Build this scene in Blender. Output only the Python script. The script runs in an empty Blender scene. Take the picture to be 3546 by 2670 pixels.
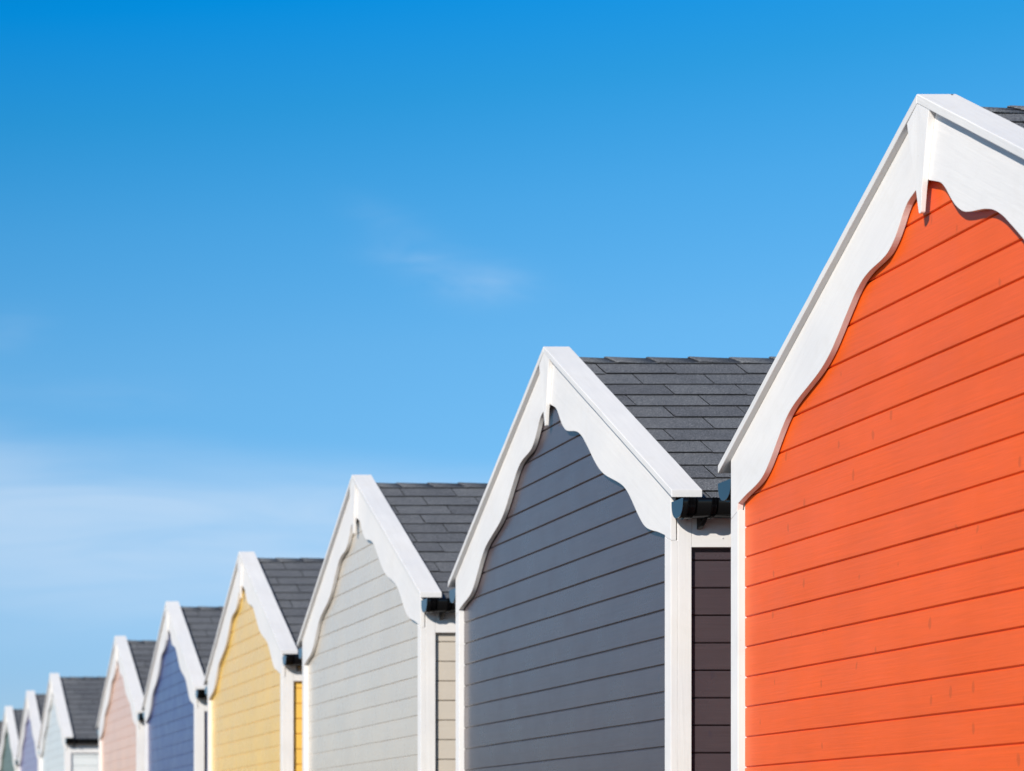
import bpy, bmesh, math, random
from mathutils import Vector
R = random.Random(7)
scene = bpy.context.scene
COL = scene.collection

# ------------------------------------------------------------------ measures (metres)
F_PX = 7007.0                      # focal length in photo pixels (photo 3546 wide)
CZ = 1.0                           # camera height
PITCH = 0.658                      # tan of roof pitch
HW = 1.369                         # half width of a hut (wall plane)
CAPTOP = CZ + 2.405                # apex of the white cap boards
CAPT = 0.030                       # vertical thickness of the caps
RIDGE = CZ + 2.350                 # apex of the shingle plane
ROWS = 0.1146                      # horizontal run of one shingle course
BOARD = 0.1146                     # cladding pitch
DEPTH = 3.0

# ------------------------------------------------------------------ materials
def new_mat(name):
    m = bpy.data.materials.new(name); m.use_nodes = True
    nt = m.node_tree; nt.nodes.clear()
    out = nt.nodes.new('ShaderNodeOutputMaterial')
    b = nt.nodes.new('ShaderNodeBsdfPrincipled')
    nt.links.new(b.outputs[0], out.inputs[0])
    return m, nt, b

def grain_coords(nt, stretch, rot=0.0):
    tc = nt.nodes.new('ShaderNodeTexCoord')
    oi = nt.nodes.new('ShaderNodeObjectInfo')
    add = nt.nodes.new('ShaderNodeVectorMath'); add.operation = 'ADD'
    mul = nt.nodes.new('ShaderNodeVectorMath'); mul.operation = 'SCALE'; mul.inputs['Scale'].default_value = 0.37
    nt.links.new(oi.outputs['Location'], mul.inputs[0])
    mp0 = nt.nodes.new('ShaderNodeMapping'); mp0.inputs['Rotation'].default_value = (rot, 0, 0)
    mp = nt.nodes.new('ShaderNodeMapping'); mp.inputs['Scale'].default_value = stretch
    nt.links.new(tc.outputs['Object'], mp0.inputs[0])
    nt.links.new(mp0.outputs[0], add.inputs[0]); nt.links.new(mul.outputs[0], add.inputs[1])
    nt.links.new(add.outputs[0], mp.inputs[0])
    return add.outputs[0], mp.outputs[0]

def noise(nt, vec, scale, detail=3, rough=0.55, dist=0.0):
    n = nt.nodes.new('ShaderNodeTexNoise')
    n.inputs['Scale'].default_value = scale; n.inputs['Detail'].default_value = detail
    n.inputs['Roughness'].default_value = rough; n.inputs['Distortion'].default_value = dist
    nt.links.new(vec, n.inputs['Vector'])
    return n.outputs['Fac']

def ramp(nt, fac, stops):
    r = nt.nodes.new('ShaderNodeValToRGB')
    e = r.color_ramp.elements
    while len(e) < len(stops): e.new(0.5)
    for i, (p, c) in enumerate(stops):
        e[i].position = p; e[i].color = (*c, 1) if len(c) == 3 else c
    nt.links.new(fac, r.inputs[0])
    return r.outputs[0]

def mixc(nt, a, b, fac, mode='MIX'):
    m = nt.nodes.new('ShaderNodeMix'); m.data_type = 'RGBA'; m.blend_type = mode
    for sock, v in ((m.inputs[6], a), (m.inputs[7], b), (m.inputs[0], fac)):
        if isinstance(v, (int, float)): sock.default_value = v
        elif isinstance(v, tuple): sock.default_value = (*v, 1)
        else: nt.links.new(v, sock)
    return m.outputs[2]

def bump(nt, b, h, strength, dist, prev=None):
    bp = nt.nodes.new('ShaderNodeBump'); bp.inputs['Strength'].default_value = strength
    bp.inputs['Distance'].default_value = dist
    nt.links.new(h, bp.inputs['Height'])
    if prev: nt.links.new(prev, bp.inputs['Normal'])
    nt.links.new(bp.outputs[0], b.inputs['Normal'])
    return bp.outputs[0]

def paint(name, col, stretch=(1.2, 1.2, 45), rot=0.0, rough=0.42, knots=0.0, tone=0.05, spec=0.5, coat=0.55, white=False):
    """painted softwood: fine grain along the board, knots ghosting through"""
    m, nt, b = new_mat(name)
    raw, g = grain_coords(nt, stretch, rot)
    g1 = noise(nt, g, 4.0, 4, 0.6, 0.6)
    soft = noise(nt, raw, 3.0, 3, 0.5)
    lo = tuple(c * (1 - tone) for c in col); hi = tuple(min(1, c * (1 + tone)) for c in col)
    c = ramp(nt, g1, [(0.3, lo), (0.7, hi)])
    c = mixc(nt, c, ramp(nt, soft, [(0.35, (0.93, 0.94, 0.96)), (0.65, (1, 1, 1))]), 1.0, 'MULTIPLY')
    geo = nt.nodes.new('ShaderNodeNewGeometry')
    if not white:
        c = mixc(nt, c, ramp(nt, geo.outputs['Random Per Island'], [(0.0, (0.955, 0.95, 0.95)), (1.0, (1.0, 1.0, 1.0))]), 1.0, 'MULTIPLY')
    else:      # grime worn into the grain and a few rubbed patches
        gm = noise(nt, raw, 6.5, 5, 0.65, 0.8)
        c = mixc(nt, c, ramp(nt, gm, [(0.30, (0.97, 0.965, 0.955)), (0.50, (1, 1, 1))]), 1.0, 'MULTIPLY')
        sp = noise(nt, raw, 70.0, 1, 0.4)
        c = mixc(nt, c, ramp(nt, sp, [(0.17, (0.88, 0.86, 0.84)), (0.21, (1, 1, 1))]), 1.0, 'MULTIPLY')
    if knots:
        sx_ = nt.nodes.new('ShaderNodeSeparateXYZ'); nt.links.new(raw, sx_.inputs[0])
        al = nt.nodes.new('ShaderNodeMath'); nt.links.new(sx_.outputs[0], al.inputs[0]); nt.links.new(sx_.outputs[1], al.inputs[1])
        wb_ = noise(nt, raw, 22.0, 2, 0.5)
        al2 = nt.nodes.new('ShaderNodeMath'); al2.operation = 'MULTIPLY_ADD'; al2.inputs[1].default_value = 0.022
        nt.links.new(wb_, al2.inputs[0]); nt.links.new(al.outputs[0], al2.inputs[2])
        zz_ = nt.nodes.new('ShaderNodeMath'); zz_.operation = 'MULTIPLY'; zz_.inputs[1].default_value = 0.42; nt.links.new(sx_.outputs[2], zz_.inputs[0])
        cv = nt.nodes.new('ShaderNodeCombineXYZ'); nt.links.new(al2.outputs[0], cv.inputs[0]); nt.links.new(zz_.outputs[0], cv.inputs[1])
        vo = nt.nodes.new('ShaderNodeTexVoronoi'); vo.voronoi_dimensions = '2D'; vo.inputs['Scale'].default_value = 8.5
        nt.links.new(cv.outputs[0], vo.inputs['Vector'])
        sc_ = nt.nodes.new('ShaderNodeSeparateColor'); nt.links.new(vo.outputs['Color'], sc_.inputs[0])
        rad = nt.nodes.new('ShaderNodeMapRange'); rad.inputs['From Min'].default_value = 0.30; rad.inputs['From Max'].default_value = 1.0
        rad.inputs['To Min'].default_value = 0.0; rad.inputs['To Max'].default_value = 0.085; nt.links.new(sc_.outputs[0], rad.inputs['Value'])
        sb = nt.nodes.new('ShaderNodeMath'); sb.operation = 'SUBTRACT'; nt.links.new(rad.outputs[0], sb.inputs[0]); nt.links.new(vo.outputs['Distance'], sb.inputs[1])
        kf = ramp(nt, sb.outputs[0], [(0.0, (0, 0, 0)), (0.03, (1, 1, 1))])
        dark = tuple(x * f for x, f in zip(col, (0.62, 0.72, 0.95)))
        kk = nt.nodes.new('ShaderNodeMath'); kk.operation = 'MULTIPLY'; kk.inputs[1].default_value = knots
        nt.links.new(kf, kk.inputs[0])
        c = mixc(nt, c, dark, kk.outputs[0])
    nt.links.new(c, b.inputs['Base Color'])
    b.inputs['Roughness'].default_value = rough
    b.inputs['Specular IOR Level'].default_value = spec
    b.inputs['Coat Weight'].default_value = coat; b.inputs['Coat Roughness'].default_value = 0.22
    rr = nt.nodes.new('ShaderNodeMapRange'); rr.inputs['From Min'].default_value = 0.3; rr.inputs['From Max'].default_value = 0.7
    rr.inputs['To Min'].default_value = rough - 0.06; rr.inputs['To Max'].default_value = rough + 0.07
    nt.links.new(noise(nt, raw, 5.0, 4, 0.6), rr.inputs['Value']); nt.links.new(rr.outputs[0], b.inputs['Roughness'])
    n1 = bump(nt, b, g1, 0.45, 0.0014)
    fine = noise(nt, raw, 260.0, 2, 0.5)
    bump(nt, b, fine, 0.12, 0.0006, n1)
    return m

WHITE = (0.815, 0.785, 0.76)
TH = math.atan(PITCH)
M = {}
M['white_up'] = paint('white_paint_upright', WHITE, (25, 25, 1.2), tone=0.02, rough=0.5, spec=0.3, coat=0.0, white=True)
M['white_along'] = paint('white_paint_level', WHITE, (1.2, 20, 25), tone=0.02, rough=0.5, spec=0.3, coat=0.0, white=True)
M['cap_shaded_near'] = paint('white_paint_shaded_cap_near', (0.755, 0.732, 0.712), (14, 1.2, 22), rot=-TH, tone=0.03, rough=0.5, spec=0.3, coat=0.0, white=True)  # trim white greyed: shade put into the colour against strong sun on cap tops
M['cap_shaded_far'] = paint('white_paint_shaded_cap_far', (0.755, 0.732, 0.712), (14, 1.2, 22), rot=TH, tone=0.03, rough=0.5, spec=0.3, coat=0.0, white=True)  # same painted-in shade, grain turned for the far slope
M['white_near'] = paint('white_paint_rake_near', WHITE, (14, 1.2, 22), rot=-TH, tone=0.025, rough=0.5, spec=0.3, coat=0.0, white=True)
M['white_far'] = paint('white_paint_rake_far', WHITE, (14, 1.2, 22), rot=TH, tone=0.025, rough=0.5, spec=0.3, coat=0.0, white=True)

def plain(name, col, rough, spec=0.5):
    m, nt, b = new_mat(name)
    tc = nt.nodes.new('ShaderNodeTexCoord')
    n = noise(nt, tc.outputs['Object'], 14.0, 4)
    c = ramp(nt, n, [(0.3, tuple(x * 0.88 for x in col)), (0.7, tuple(min(1, x * 1.1) for x in col))])
    nt.links.new(c, b.inputs['Base Color'])
    b.inputs['Roughness'].default_value = rough; b.inputs['Specular IOR Level'].default_value = spec
    return m
M['gutter'] = plain('black_plastic', (0.003, 0.003, 0.0035), 0.12, 0.25)
M['stop_end'] = plain('black_plastic_polished', (0.004, 0.005, 0.007), 0.10, 0.6)
_b = [n for n in M['stop_end'].node_tree.nodes if n.type == 'BSDF_PRINCIPLED'][0]
_b.inputs['Coat Weight'].default_value = 1.0; _b.inputs['Coat Roughness'].default_value = 0.06; _b.inputs['Coat IOR'].default_value = 1.6
M['felt'] = plain('roof_underlay', (0.012, 0.012, 0.013), 0.9, 0.2)
M['timber'] = plain('raw_timber', (0.30, 0.22, 0.14), 0.8, 0.2)
M['nail'] = plain('nail_metal', (0.55, 0.55, 0.56), 0.3)
M['rust'] = plain('rusty_nail', (0.03, 0.018, 0.012), 0.8)
M['lime'] = plain('chalky_white', (0.72, 0.72, 0.70), 0.9)

def shingle_mat():
    m, nt, b = new_mat('asphalt_shingle')
    tc = nt.nodes.new('ShaderNodeTexCoord')
    o = tc.outputs['Object']
    gr = noise(nt, o, 210.0, 3, 0.8)
    pt = noise(nt, o, 2.6, 4, 0.6)
    c = ramp(nt, gr, [(0.34, (0.042, 0.045, 0.052)), (0.52, (0.108, 0.113, 0.125)), (0.68, (0.34, 0.345, 0.36))])
    c = mixc(nt, c, ramp(nt, pt, [(0.3, (0.78, 0.79, 0.82)), (0.7, (1.12, 1.11, 1.09))]), 1.0, 'MULTIPLY')
    geo = nt.nodes.new('ShaderNodeNewGeometry')
    isl = ramp(nt, geo.outputs['Random Per Island'], [(0.0, (0.82, 0.82, 0.83)), (1.0, (1.12, 1.12, 1.10))])
    c = mixc(nt, c, isl, 1.0, 'MULTIPLY')
    nt.links.new(c, b.inputs['Base Color'])
    b.inputs['Roughness'].default_value = 0.85; b.inputs['Specular IOR Level'].default_value = 0.35
    bump(nt, b, gr, 0.6, 0.0015)
    return m
M['shingle'] = shingle_mat()

def ground_mat():
    m, nt, b = new_mat('damp_shingle_ground')
    tc = nt.nodes.new('ShaderNodeTexCoord')
    a = noise(nt, tc.outputs['Object'], 0.35, 5, 0.6)
    f = noise(nt, tc.outputs['Object'], 60.0, 4, 0.7)
    c = ramp(nt, a, [(0.3, (0.13, 0.105, 0.08)), (0.7, (0.19, 0.155, 0.12))])
    c = mixc(nt, c, ramp(nt, f, [(0.3, (0.8, 0.8, 0.8)), (0.7, (1.05, 1.05, 1.05))]), 1.0, 'MULTIPLY')
    nt.links.new(c, b.inputs['Base Color']); b.inputs['Roughness'].default_value = 0.95
    bump(nt, b, a, 0.5, 0.05)
    return m

# ------------------------------------------------------------------ mesh helpers
def build(name, bm, mat, parent=None, bev=0.0, smooth=False):
    bmesh.ops.recalc_face_normals(bm, faces=bm.faces[:])
    me = bpy.data.meshes.new(name); bm.to_mesh(me); bm.free()
    me.materials.append(mat)
    if smooth:
        for p in me.polygons: p.use_smooth = True
    o = bpy.data.objects.new(name, me); COL.objects.link(o)
    if parent: o.parent = parent
    if bev:
        md = o.modifiers.new('bevel', 'BEVEL'); md.width = bev; md.segments = 2
        md.limit_method = 'ANGLE'; md.angle_limit = math.radians(40)
    return o

def box(bm, x0, x1, y0, y1, z0, z1):
    v = [bm.verts.new(p) for p in ((x0,y0,z0),(x1,y0,z0),(x1,y1,z0),(x0,y1,z0),(x0,y0,z1),(x1,y0,z1),(x1,y1,z1),(x0,y1,z1))]
    for f in ((0,3,2,1),(4,5,6,7),(0,1,5,4),(1,2,6,5),(2,3,7,6),(3,0,4,7)): bm.faces.new([v[i] for i in f])

def prism(bm, rings):
    """rings of equal length, joined in order and capped"""
    vs = [[bm.verts.new(p) for p in r] for r in rings]
    n = len(vs[0])
    for a, b in zip(vs[:-1], vs[1:]):
        for i in range(n): bm.faces.new((a[i], a[(i+1) % n], b[(i+1) % n], b[i]))
    bm.faces.new(vs[0][::-1]); bm.faces.new(vs[-1])

def clip_line(poly, a, b, c):
    """keep a*y+b*z<=c"""
    out = []
    for i, p in enumerate(poly):
        q = poly[(i+1) % len(poly)]
        dp = a*p[0]+b*p[1]-c; dq = a*q[0]+b*q[1]-c
        if dp <= 0: out.append(p)
        if dp*dq < 0:
            t = dp/(dp-dq); out.append((p[0]+(q[0]-p[0])*t, p[1]+(q[1]-p[1])*t))
    return out

# lower edge of the barge board: (distance from the apex, drop below the cap's underside)
WAVE = [(0,.238),(.03,.235),(.07,.226),(.10,.222),(.125,.231),(.15,.249),(.18,.265),(.22,.270),(.26,.258),(.30,.240),(.34,.223),
        (.385,.211),(.43,.212),(.47,.223),(.51,.236),(.55,.250),(.60,.263),(.65,.265),(.70,.258),(.76,.243),(.83,.225),(.88,.216),
        (.92,.217),(.96,.228),(1.0,.245),(1.04,.263),(1.09,.277),(1.13,.275),(1.18,.260),(1.24,.237),(1.309,.215)]
def wave(s):
    n = len(WAVE)
    for i in range(n-1):
        if WAVE[i][0] <= s <= WAVE[i+1][0]:
            p0 = WAVE[max(i-1,0)]; p1 = WAVE[i]; p2 = WAVE[i+1]; p3 = WAVE[min(i+2,n-1)]
            h = p2[0]-p1[0]; t = (s-p1[0])/h
            m1 = (p2[1]-p0[1])/(p2[0]-p0[0]) if i > 0 else 0
            m2 = (p3[1]-p1[1])/(p3[0]-p1[0])
            t2 = t*t; t3 = t2*t
            return (2*t3-3*t2+1)*p1[1]+(t3-2*t2+t)*h*m1+(-2*t3+3*t2)*p2[1]+(t3-t2)*h*m2
    return WAVE[-1][1]

# ------------------------------------------------------------------ hut parts (local frame: x into the hut, y along the row, apex at y = 0)
def cladding_front(hw, rnd, gd=0.0345):
    bm = bmesh.new()
    zt_apex = CAPTOP - CAPT - 0.06
    yin = hw - 0.060
    z = CZ + 0.0805 - BOARD * 9
    while z < 0.08: z += BOARD
    zs = []
    while z < zt_apex - 0.02:
        zs.append(z); z += BOARD
    box(bm, gd, 0.060, -yin, yin, 0.07, CZ + 1.30)                       # tongue behind the grooves
    prism(bm, [[(x, -yin, CZ+1.302), (x, yin, CZ+1.302), (x, 0, CZ+1.302+PITCH*yin)] for x in (gd, 0.060)])
    for z0 in zs:
        dx = rnd.uniform(-0.0005, 0.0005); g = 0.0020 + rnd.uniform(-0.0004, 0.0005)
        wob = [(rnd.uniform(-0.0006, 0.0006), rnd.uniform(-0.0006, 0.0006)) for _ in range(14)]
        lo, hi = z0 + g, z0 + BOARD - g
        # board top clipped by the roof slopes, divided along its length so edges can wander a little
        n = 12
        def wmax(zz): return min(yin, max(0.0, (zt_apex + 0.02 - zz) / PITCH))
        wl, wh = wmax(lo), wmax(hi)
        if wl < 0.03: continue
        rings = []
        for k in range(n + 1):
            t = -1 + 2*k/n
            yl, yh = wl*t, wh*t
            a, b = wob[k]
            c = 0.0032
            rings.append([(0.0375, yl, lo), (0.027+0.003+dx, yl, lo+a*.5), (0.027+dx, yl, lo+c+a), (0.0268+dx, (yl+yh)/2, (lo+hi)/2),
                          (0.027+dx, yh, hi-c+b), (0.027+0.003+dx, yh, hi+b*.5), (0.0375, yh, hi)])
        prism(bm, rings)
    return bm

def cladding_side(sgn, hw, rnd, x0=0.085, x1=DEPTH-0.02):
    """recessed boards on a side wall; sgn -1 faces the camera"""
    bm = bmesh.new()
    yo = sgn * (hw - 0.027); yi = sgn * (hw - 0.0385); yb = sgn * (hw - 0.060)
    ztop = CZ + 1.2395 + 0.02
    box(bm, x0, x1, min(yi, yb), max(yi, yb), 0.07, ztop)
    z = CZ + 0.3938 - 0.1135*12
    while z < ztop - 0.01:
        g = 0.0024; lo = z+g; hi = min(z+0.1135-g, ztop-0.001)
        z += 0.1135
        if lo < 0.07: continue
        d = rnd.uniform(-0.0006, 0.0006)
        prof = [(yi, lo), (yo-sgn*0.003, lo), (yo+d, lo+0.003), (yo+d, hi-0.003), (yo-sgn*0.003, hi), (yi, hi)]
        prism(bm, [[(x, p[0], p[1]) for p in prof] for x in (x0, x0+0.7, x0+1.5, x1)])
    return bm

def cap(sgn, hw, dz):
    bm = bmesh.new()
    run = hw + 0.060
    n = 16
    rings = []
    for k in range(n+1):
        s = run*k/n; zt = CAPTOP - PITCH*s; w = R.uniform(-0.0007, 0.0007) if 0 < k < n else 0
        rings.append([(-0.023+w, sgn*s, zt-CAPT), (-0.023+w, sgn*s, zt+w*.5), (0.103+w, sgn*s, zt+w*.5), (0.103+w, sgn*s, zt-CAPT)])
    if sgn < 0 or True:
        prism(bm, rings)
    return bm

def barge(sgn, hw):
    bm = bmesh.new()
    q = hw/HW
    N = 150
    x0, x1 = 0.0, 0.0222
    zu = lambda s: CAPTOP - CAPT - PITCH*s - 0.0005
    cols = []
    for k in range(N+1):
        s = 1.309*k/N
        cols.append((s*q if s < 1.2 else s*q, zu(s*q), CAPTOP - CAPT - PITCH*s*q - wave(s)))
    s1 = hw - 0.060
    cols[-1] = (s1, zu(s1), CAPTOP-CAPT-PITCH*s1-wave(1.309))
    # over the post: bottom sweeps down to the outer edge
    for t in (0.15, 0.35, 0.6, 0.8, 1.0):
        s = s1 + (0.060)*t - (0.0005 if t == 1.0 else 0)
        cols.append((s, zu(s), CZ + 1.300 - 0.026*t**0.8 - 0.006))
    va = []
    for s, a, b in cols:
        va.append([bm.verts.new((x0, sgn*s, a)), bm.verts.new((x0, sgn*s, b)), bm.verts.new((x1, sgn*s, b)), bm.verts.new((x1, sgn*s, a))])
    for a, b in zip(va[:-1], va[1:]):
        for i in range(4): bm.faces.new((a[i], a[(i+1) % 4], b[(i+1) % 4], b[i]))
    bm.faces.new(va[0][::-1]); bm.faces.new(va[-1])
    return bm

def post(sgn, hw):
    """corner board: front narrow face, wide side face, top cut to the sweep of the barge board"""
    bm = bmesh.new()
    s0, s1 = hw-0.060, hw
    zin, zout = CZ+1.2925, CZ+1.2665
    zi = [(0.0, zin), (0.15, zin-0.0057), (0.35, zin-0.0112), (0.6, zin-0.0173), (0.8, zin-0.0217), (1.0, zout)]
    # front slice below barge board
    rings = []
    for t, z in zi:
        y = sgn*(s0+0.060*t)
        rings.append([(0.0, y, 0.06), (0.0, y, z), (0.0285, y, z), (0.0285, y, 0.06)])
    prism(bm, rings)
    # rear block reaching up to the eaves
    box(bm, 0.0285, 0.085, min(sgn*s0, sgn*s1), max(sgn*s0, sgn*s1), 0.06, CZ+1.405)
    bmesh.ops.remove_doubles(bm, verts=bm.verts[:], dist=1e-5)
    return bm

def fascia(sgn, hw):
    bm = bmesh.new()
    y0, y1 = sgn*(hw-0.030), sgn*(hw-0.0012)
    # a stepped scarf where it meets the corner post
    box(bm, 0.0862, DEPTH, min(y0, y1), max(y0, y1), CZ+1.2395, CZ+1.402)
    return bm

def finial(p, hw):
    bm = bmesh.new()
    zt = CAPTOP-CAPT-0.001
    a = 0.064; zs = zt-PITCH*a
    outl = [(0, zt), (a, zs), (a*0.80, zs-0.062), (0.016, CZ+2.09), (0.0065, CZ+2.027), (0.003, CZ+2.023), (-0.003, CZ+2.023), (-0.0065, CZ+2.027), (-0.016, CZ+2.09), (-a*0.80, zs-0.062), (-a, zs)]
    outl = [(y-0.004, z) for y, z in outl]; outl[0] = (0, zt)
    prism(bm, [[(-0.0215 + 0.0065*max(0, min(1, (CZ+2.20-z)/0.18)), y, z) for y, z in outl], [(-0.0005, y, z) for y, z in outl]])
    return bm

def deck(sgn, hw):
    """timber deck + underlay of one roof slope"""
    bm = bmesh.new()
    s1 = hw+0.066
    rings = []
    for x in (0.030, DEPTH+0.03):
        top = RIDGE-0.0125
        rings.append([(x, 0, top), (x, sgn*s1, top-PITCH*s1), (x, sgn*s1, top-0.022-PITCH*s1), (x, 0, top-0.022)])
    prism(bm, rings)
    return bm

def shingles(sgn, hw, rnd):
    bm = bmesh.new()
    x0, x1 = 0.101, DEPTH+0.04
    tab = 0.333; slant = 0.0; gap = 0.0050
    run = hw + 0.073
    rows = 13
    off = rnd.uniform(0, tab)
    for k in range(rows):
        sb = run - k*ROWS
        st = sb - ROWS - 0.028
        if st < 0.004: st = 0.004
        if sb < 0.03: break
        base = off - 0.35*tab*k + rnd.uniform(-0.014, 0.014)
        st_edge = x0 - ((x0 - base) % tab) - tab
        x = st_edge
        while x < x1:
            a, b = x+gap/2, x+tab-gap/2
            x += tab
            lift = 0.0064 + rnd.uniform(0, 0.0040); j = rnd.uniform(-0.0022, 0.0022)
            # corners: up-left, up-right, down-right, down-left (slanted ends)
            up = (sb-st)/(ROWS)
            pts = [(a-slant*up, st, 0.0), (b-slant*up, st, 0.0), (b, sb+j, lift), (a, sb+j*0.4, lift+rnd.uniform(-0.001, 0.001))]
            # clip against the two verges
            q = [(px, ps) for px, ps, _ in pts]
            q = clip_line(q, 1, 0, x1); q = clip_line(q, -1, 0, -x0)
            if len(q) < 3: continue
            def top(px, ps):
                h = lift*(ps-st)/(sb-st)
                return Vector((px, sgn*ps, RIDGE-0.0045-PITCH*ps+h))
            th = 0.0046
            # subdivide the lower edge a touch for a wavy drip line
            tops = [bm.verts.new(top(px, ps)) for px, ps in q]
            bots = [bm.verts.new(top(px, ps)-Vector((0, 0, th))) for px, ps in q]
            n = len(q)
            bm.faces.new(tops); bm.faces.new(bots[::-1]).material_index = 1
            for i in range(n): bm.faces.new((tops[i], bots[i], bots[(i+1) % n], tops[(i+1) % n])).material_index = 1
    return bm

def ridge_caps(rnd):
    bm = bmesh.new()
    x = 0.100 - rnd.uniform(0, 0.1)
    e = 0.198; w = 0.064
    while x < DEPTH+0.04:
        xa = max(x, 0.101); xb = min(x+e+0.03, DEPTH+0.045)
        h0 = 0.0085 + rnd.uniform(-0.001, 0.002); h1 = 0.001
        ww = w + rnd.uniform(-0.003, 0.004)
        prof = [(-ww, 0), (-ww*0.5, 0), (-0.014, 0), (0, -0.004), (0.014, 0), (ww*0.5, 0), (ww, 0)]
        rings = []
        for t in (0, 0.04, 0.2, 1.0):
            h = h0 if t < 0.1 else (h0*0.8 if t < 0.5 else h1)
            if t == 0: h = h0-0.0022
            top = []; bot = []
            for y, d in prof:
                xs = xa + (xb-xa)*t + (abs(y)*0.55 if t < 0.5 else 0)
                zz = RIDGE + 0.001 - PITCH*abs(y) + d + h
                top.append((xs, y, zz)); bot.append((xs, y, zz-0.0042))
            rings.append(top + bot[::-1])
        prism(bm, rings)
        x += e + rnd.uniform(-0.006, 0.006)
    return bm

GY = 0.056; GR = 0.0545     # half the mouth of the gutter
def gprof(scale=1.0, n=22, dep=0.074):
    """deep-flow U profile, mouth up: list of (dy, dz)"""
    p = []
    for i in range(n+1):
        a = math.pi*i/n
        c, s = math.cos(a), math.sin(a)
        y = GR*scale*math.copysign(abs(c)**0.85, c)
        z = -dep*scale*(s**0.8)
        p.append((y, z))
    return p
def gutter(sgn, hw, parent):
    yc = sgn*(hw+GY+0.001); zt = CZ+1.424
    x0, x1 = 0.002, DEPTH+0.02
    def shell(bm, xa, xb, so, si, dz=0.0):
        o = gprof(so); i = gprof(si)[::-1]
        ring = [(yc+y, zt+z+dz) for y, z in o] + [(yc+y, zt+z+dz) for y, z in i]
        prism(bm, [[(x, y, z) for y, z in ring] for x in (xa, xb)])
    bm = bmesh.new(); shell(bm, x0+0.003, x1, 1.0, 0.955)
    g = build('gutter', bm, M['gutter'], parent, 0, True)
    bm = bmesh.new()
    p = [(yc+y*1.01, zt+z*1.01+0.0) for y, z in gprof(1.0)]
    prism(bm, [[(x, y, z) for y, z in p] for x in (x0-0.001, x0+0.0025)])
    build('gutter_end_cap', bm, M['stop_end'], g, 0.0006)
    bm = bmesh.new()                           # jointing collar with two raised lips
    shell(bm, x0+0.022, x0+0.052, 1.075, 1.003)
    shell(bm, x0+0.0185, x0+0.0245, 1.12, 1.003, 0.002); shell(bm, x0+0.0445, x0+0.0505, 1.11, 1.003, 0.001)
    build('gutter_collar', bm, M['gutter'], g, 0.0008)
    xb = [0.118] + [0.118+0.86*k for k in range(1, 4)]
    for x in xb:
        bm = bmesh.new()
        shell(bm, x, x+0.009, 1.11, 1.004, 0.001); shell(bm, x+0.014, x+0.022, 1.09, 1.004, 0.001)
        shell(bm, x+0.003, x+0.020, 1.06, 1.004, 0.0)
        # foot: gusset from under the trough back to the fascia
        yf = sgn*(hw+0.0005)
        gus = [(yf, zt-0.02), (yf, zt-0.112), (yf+sgn*0.010, zt-0.112), (yf+sgn*0.070, zt-0.076), (yf+sgn*0.045, zt-0.0775), (yf+sgn*0.012, zt-0.058)]
        prism(bm, [[(xx, y, z) for y, z in gus] for xx in (x-0.012, x+0.006)])
        build('gutter_bracket', bm, M['gutter'], g, 0.0007)
    return g

def hut(yc, dx, dz, colour, name_col, label, hw=HW, knots=0.0, seed=0, tone=0.05, rough=0.42, rot=0.0, coat=0.55, lift=0.0):
    rnd = random.Random(100+seed)
    e = bpy.data.objects.new('beach_hut', None); COL.objects.link(e)
    e.location = (3.58+dx, yc, dz); e.rotation_euler = (0, 0, rot)
    e['label'] = label; e['category'] = 'beach hut'; e['group'] = 'painted beach huts in a row'
    cm = paint(name_col+'_paint', colour, knots=knots, tone=tone, rough=rough, coat=coat)
    build('front_wall', cladding_front(hw, rnd, 0.0345 if name_col in ('orange', 'charcoal') else 0.0308), cm, e)
    for s in (-1, 1):
        build('side_wall', cladding_side(s, hw, rnd), cm, e)
        build('corner_post', post(s, hw), M['white_up'], e, 0.0015)
        f = build('fascia_board', fascia(s, hw), M['white_along'], e, 0.0015)
        bm = bmesh.new()
        r = bmesh.ops.create_uvsphere(bm, u_segments=10, v_segments=6, radius=0.0045)
        bmesh.ops.scale(bm, vec=(1, 0.5, 0.8), verts=r['verts'])
        bmesh.ops.translate(bm, vec=(0.215, s*(hw-0.0012), CZ+1.276), verts=r['verts'])
        build('nail_head', bm, M['nail'], f, 0, True)
        w = M['white_near'] if s < 0 else M['white_far']
        build('barge_board', barge(s, hw), w, e, 0.0015)
        build('cap_board', cap(s, hw, 0), M['cap_shaded_near'] if s < 0 else M['cap_shaded_far'], e, 0.0022)
        rs = build('roof_slope', deck(s, hw), M['felt'], e); rs.location.z = lift
        sh = build('shingles', shingles(s, hw, rnd), M['shingle'], rs); sh.data.materials.append(M['felt'])
        gutter(s, hw, e)
    build('finial', finial(None, hw), M['white_up'], e, 0.0012)
    rc = build('ridge_cap', ridge_caps(rnd), M['shingle'], e, 0, True); rc.location.z = lift
    # back wall, floor frame (out of the photo's view)
    bm = bmesh.new()
    prism(bm, [[(x, -hw+0.06, 0.07), (x, hw-0.06, 0.07), (x, hw-0.06, CZ+1.38), (x, 0, CZ+1.38+PITCH*(hw-0.06)), (x, -hw+0.06, CZ+1.38)] for x in (DEPTH-0.03, DEPTH-0.001)])
    build('back_wall', bm, cm, e)
    bm = bmesh.new(); box(bm, 0.03, DEPTH-0.04, -hw+0.05, hw-0.05, -0.3, 0.055)
    build('floor_base', bm, M['timber'], e)
    return e

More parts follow.
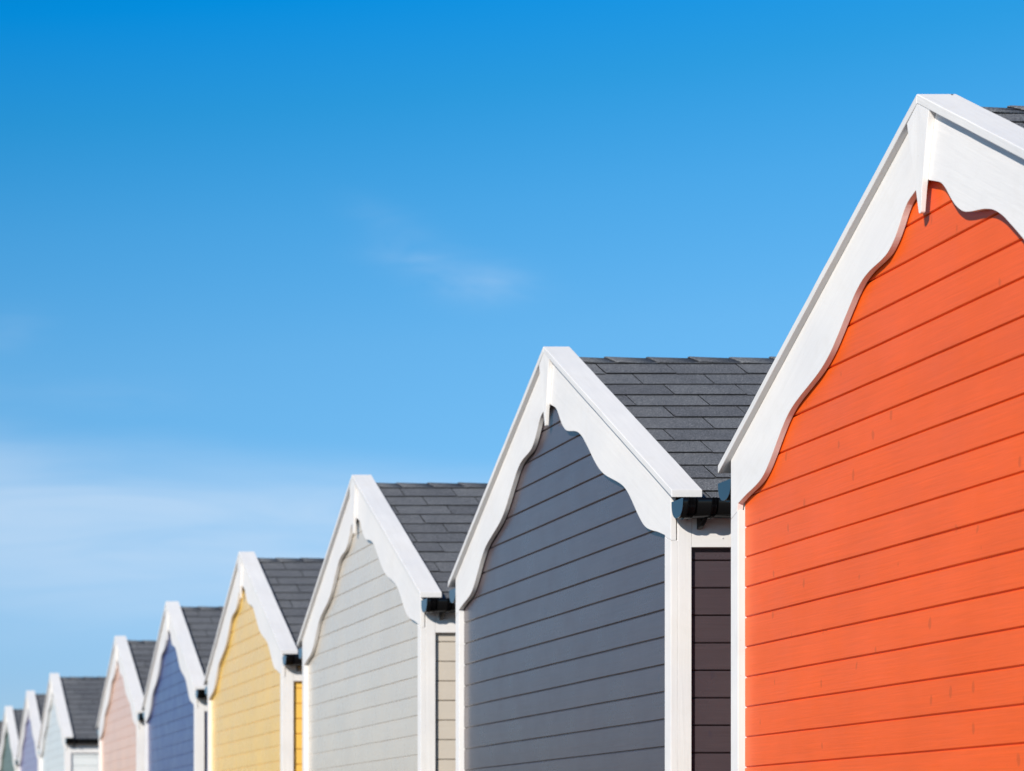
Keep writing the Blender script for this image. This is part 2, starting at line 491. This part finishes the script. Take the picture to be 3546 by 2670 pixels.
Z0 = 0.0
HUTS = [
 (6.450, 0.000, 0.000, (0.87, 0.115, 0.010), 'orange', 'bright orange beach hut, the largest and nearest, cut off by the right edge', HW-0.030, 0.62, 0.06, 0.42),
 (9.694, 0.000, 0.000, (0.078, 0.059, 0.067), 'charcoal', 'dark charcoal grey beach hut with brown-black side boards, directly beyond the orange hut', HW, 0.35, 0.10, 0.30),
 (13.063, 0.000, 0.008, (0.66, 0.59, 0.50), 'pale_grey', 'pale grey beach hut between the charcoal hut and the yellow hut', HW, 0.0, 0.03, 0.28),
 (16.430, 0.000, 0.006, (0.97, 0.60, 0.13), 'yellow', 'soft yellow beach hut between the pale grey hut and the blue hut', HW, 0.0, 0.03, 0.28),
 (19.720, 0.000, 0.004, (0.050, 0.072, 0.225), 'blue', 'deep blue beach hut with a white spot on its roof, beside the yellow hut', HW, 0.0, 0.06, 0.40),
 (22.920, 0.000, 0.004, (0.88, 0.56, 0.42), 'peach', 'pale peach pink beach hut, last before the wide gap in the row', HW, 0.0, 0.03, 0.40),
 (27.870, -0.126, 0.010, (0.79, 0.81, 0.79), 'mint', 'very pale mint beach hut whose whole side and gutter show beyond the wide gap', HW, 0.0, 0.02, 0.40),
 (30.830, -0.120, 0.000, (0.30, 0.27, 0.45), 'lavender', 'small lavender purple beach hut between the mint hut and the green hut', HW, 0.0, 0.04, 0.40),
 (34.100, -0.115, -0.005, (0.095, 0.13, 0.08), 'green', 'small dark green beach hut with a white trimmed gable at the left edge', HW, 0.0, 0.06, 0.40),
 (37.300, -0.115, -0.005, (0.45, 0.20, 0.17), 'rose', 'farthest beach hut, only a sliver of roof showing at the left edge', HW, 0.0, 0.05, 0.40),
]
objs = []
for i, (yc, dx, dz, c, n, lab, hw, kn, tone, ro) in enumerate(HUTS):
    objs.append(hut(yc, dx, dz, c, n, lab, hw, kn, i, tone, ro, (0.0 if i < 2 else R.uniform(-0.003, 0.003)), 0.10 if i == 0 else (0.65 if i == 1 else 0.55), 0.011 if i == 0 else 0.0))

# rusty nail in the apex of the orange hut's cap and a chalky spot on the blue hut's roof
def disc(name, mat, parent, loc, rx, ry, rz=0.002):
    bm = bmesh.new()
    bmesh.ops.create_uvsphere(bm, u_segments=14, v_segments=8, radius=1.0)
    bmesh.ops.scale(bm, vec=(rx, ry, rz), verts=bm.verts[:])
    bmesh.ops.rotate(bm, cent=(0, 0, 0), matrix=__import__('mathutils').Matrix.Rotation(TH, 3, 'X'), verts=bm.verts[:])
    bmesh.ops.translate(bm, vec=loc, verts=bm.verts[:])
    build(name, bm, mat, parent, 0, True)
disc('nail_head', M['rust'], objs[0], (0.084, -0.010, CAPTOP-0.0065), 0.004, 0.003)
s = 0.23
disc('bird_dropping', M['lime'], objs[4], (0.50, -s, RIDGE-PITCH*s+0.004), 0.030, 0.022, 0.004)

# ------------------------------------------------------------------ ground
bm = bmesh.new()
bmesh.ops.create_grid(bm, x_segments=40, y_segments=40, size=1500)
g = build('ground', bm, ground_mat()); g['kind'] = 'structure'

# ------------------------------------------------------------------ light
SD = Vector((1.0, 1.0, -0.71)).normalized()        # direction the light travels
el = math.asin(-SD.z); az = math.atan2(-SD.x, -SD.y)  # azimuth of the sun clockwise from +Y
sun = bpy.data.lights.new('sun', 'SUN'); sun.energy = 5.0; sun.angle = math.radians(0.5); sun.color = (1.0, 0.93, 0.83)
so = bpy.data.objects.new('sun', sun); COL.objects.link(so)
so.rotation_euler = SD.to_track_quat('-Z', 'Y').to_euler()

w = bpy.data.worlds.new('World'); scene.world = w; w.use_nodes = True
nt = w.node_tree; nt.nodes.clear()
out = nt.nodes.new('ShaderNodeOutputWorld'); bg = nt.nodes.new('ShaderNodeBackground')
nt.links.new(bg.outputs[0], out.inputs[0])
sky = nt.nodes.new('ShaderNodeTexSky'); sky.sky_type = 'NISHITA'; sky.sun_disc = False
sky.sun_elevation = el; sky.sun_rotation = az
sky.air_density = 1.0; sky.dust_density = 0.3; sky.ozone_density = 3.0; sky.altitude = 0
bg.inputs[1].default_value = 0.12
tc = nt.nodes.new('ShaderNodeTexCoord')
sep = nt.nodes.new('ShaderNodeSeparateXYZ'); nt.links.new(tc.outputs['Generated'], sep.inputs[0])
# colour of the clear air against elevation (deep azure overhead, pale near the horizon)
gain = ramp(nt, sep.outputs[2], [(0.0, (0.50, 0.60, 0.80)), (0.0766, (0.555, 0.692, 1.0)), (0.160, (0.52, 0.85, 1.0)), (0.232, (0.475, 0.95, 1.0)),
                                 (0.288, (0.31, 0.965, 1.0)), (0.335, (0.128, 0.936, 1.0)), (0.381, (0.005, 0.926, 1.0)), (0.55, (0.12, 0.42, 1.0)), (1.0, (0.2, 0.4, 1.0))])
gb = ramp(nt, sep.outputs[2], [(0.0, (0.42,)*3), (0.0766, (0.46,)*3), (0.160, (0.51,)*3), (0.232, (0.560,)*3), (0.288, (0.598,)*3), (0.335, (0.615,)*3), (0.381, (0.71,)*3), (0.55, (0.36,)*3)])
gs = nt.nodes.new('ShaderNodeSeparateColor'); nt.links.new(gain, gs.inputs[0])
dbl = nt.nodes.new('ShaderNodeMath'); dbl.operation = 'MULTIPLY'; dbl.inputs[1].default_value = 2.0; nt.links.new(gb, dbl.inputs[0])
gc = nt.nodes.new('ShaderNodeCombineColor')
nt.links.new(gs.outputs[0], gc.inputs[0]); nt.links.new(gs.outputs[1], gc.inputs[1]); nt.links.new(dbl.outputs[0], gc.inputs[2])
air = mixc(nt, sky.outputs[0], gc.outputs[0], 1.0, 'MULTIPLY')
air_n = nt.nodes[-1]
for n_ in nt.nodes:
    if n_.type == 'MIX': n_.clamp_result = False
# high thin cloud, fixed to directions in the sky
def vmath(op, a, b):
    n_ = nt.nodes.new('ShaderNodeMath'); n_.operation = op
    for k_, v_ in enumerate((a, b)):
        if isinstance(v_, (int, float)): n_.inputs[k_].default_value = v_
        else: nt.links.new(v_, n_.inputs[k_])
    return n_.outputs[0]
ay = vmath('MAXIMUM', vmath('ABSOLUTE', sep.outputs[1], 0), 0.02)
gx = vmath('DIVIDE', sep.outputs[0], ay); gz = vmath('DIVIDE', sep.outputs[2], ay)
comb = nt.nodes.new('ShaderNodeCombineXYZ'); nt.links.new(gx, comb.inputs[0]); nt.links.new(gz, comb.inputs[1])
def cmap(rot, sx, sy, loc=(0, 0, 0)):
    mp = nt.nodes.new('ShaderNodeMapping'); mp.inputs['Rotation'].default_value = (0, 0, rot)
    mp.inputs['Scale'].default_value = (sx, sy, 1); mp.inputs['Location'].default_value = loc
    nt.links.new(comb.outputs[0], mp.inputs[0]); return mp.outputs[0]
def blob(cx, cz, rx, rz, rot, soft=1.0):
    """soft elliptical region in the sky"""
    dx_ = vmath('SUBTRACT', gx, cx); dz_ = vmath('SUBTRACT', gz, cz)
    c_, s_ = math.cos(rot), math.sin(rot)
    a_ = vmath('DIVIDE', vmath('ADD', vmath('MULTIPLY', dx_, c_), vmath('MULTIPLY', dz_, s_)), rx)
    b_ = vmath('DIVIDE', vmath('SUBTRACT', vmath('MULTIPLY', dz_, c_), vmath('MULTIPLY', dx_, s_)), rz)
    r2 = vmath('ADD', vmath('MULTIPLY', a_, a_), vmath('MULTIPLY', b_, b_))
    return vmath('POWER', 2.718, vmath('MULTIPLY', r2, -soft))
def G(x, y): return ((x+690)/F_PX, (2938-y)/F_PX)
streak = ramp(nt, noise(nt, cmap(0.06, 3.0, 22), 2.2, 6, 0.55, 0.8), [(0.28, (0.50,)*3), (0.70, (1.0,)*3)])
def sstep(v, a, b):
    n_ = nt.nodes.new('ShaderNodeMapRange'); n_.interpolation_type = 'SMOOTHSTEP'
    n_.inputs['From Min'].default_value = a; n_.inputs['From Max'].default_value = b
    nt.links.new(v, n_.inputs['Value']); return n_.outputs[0]
edge_n = noise(nt, cmap(0.05, 2.5, 9, (0.7, 0.2, 0)), 2.0, 5, 0.55, 0.6)
# height above a gently sloping upper edge that wanders with the noise
h_ = vmath('ADD', gz, vmath('MULTIPLY', gx, 0.072))
h_ = vmath('ADD', h_, vmath('MULTIPLY', vmath('SUBTRACT', edge_n, 0.5), -0.030))
top_ = vmath('SUBTRACT', 1.0, sstep(h_, 0.186, 0.225))
veil = vmath('MULTIPLY', top_, sstep(gz, 0.080, 0.150))
veil = vmath('MULTIPLY', veil, vmath('SUBTRACT', 1.0, sstep(gx, 0.24, 0.62)))
veil = vmath('MULTIPLY', veil, sstep(gx, -0.5, -0.1))
veil = vmath('MULTIPLY', vmath('MULTIPLY', veil, streak), 0.57)
wisp_n = ramp(nt, noise(nt, cmap(-0.06, 7, 30, (0.3, 0.1, 0)), 2.4, 7, 0.62, 1.0), [(0.26, (0,)*3), (0.74, (1.0,)*3)])
wb = vmath('ADD', vmath('MULTIPLY', blob(*G(1660, 985), 0.025, 0.0095, -0.04), 0.26), vmath('MULTIPLY', blob(*G(1430, 885), 0.022, 0.008, -0.05), 0.15))
wb = vmath('ADD', wb, vmath('MULTIPLY', blob(*G(1350, 770), 0.022, 0.009, -0.4), 0.07))
wb = vmath('ADD', wb, vmath('MULTIPLY', blob(*G(10, 1150), 0.020, 0.010, 0.2), 0.10))
wb = vmath('ADD', wb, vmath('MULTIPLY', blob(*G(150, 1370), 0.07, 0.009, 0.0), 0.08))
wisp = vmath('MULTIPLY', vmath('MULTIPLY', wb, wisp_n), 1.05)
cl0 = vmath('ADD', veil, wisp)
cl = vmath('MINIMUM', cl0, 0.8)
CL = 1/0.12
SKYCOL = mixc(nt, air, (0.68*CL, 0.80*CL, 0.95*CL), cl)
nt.links.new(SKYCOL, bg.inputs[0])

# ------------------------------------------------------------------ camera
cam = bpy.data.cameras.new('camera'); co = bpy.data.objects.new('camera', cam); COL.objects.link(co)
co.location = (0, 0, CZ); co.rotation_euler = (math.radians(90), 0, 0)
cam.sensor_width = 36; cam.lens = 36*F_PX/3546
cam.shift_x = (1773+690)/3546; cam.shift_y = (2938-1335)/3546
cam.clip_end = 5000; cam.clip_start = 0.05
cam.dof.use_dof = True; cam.dof.focus_distance = 7.5; cam.dof.aperture_fstop = 3.6
scene.camera = co
scene.view_settings.view_transform = 'Standard'; scene.view_settings.look = 'None'
scene.view_settings.exposure = 0.0; scene.view_settings.gamma = 1.0
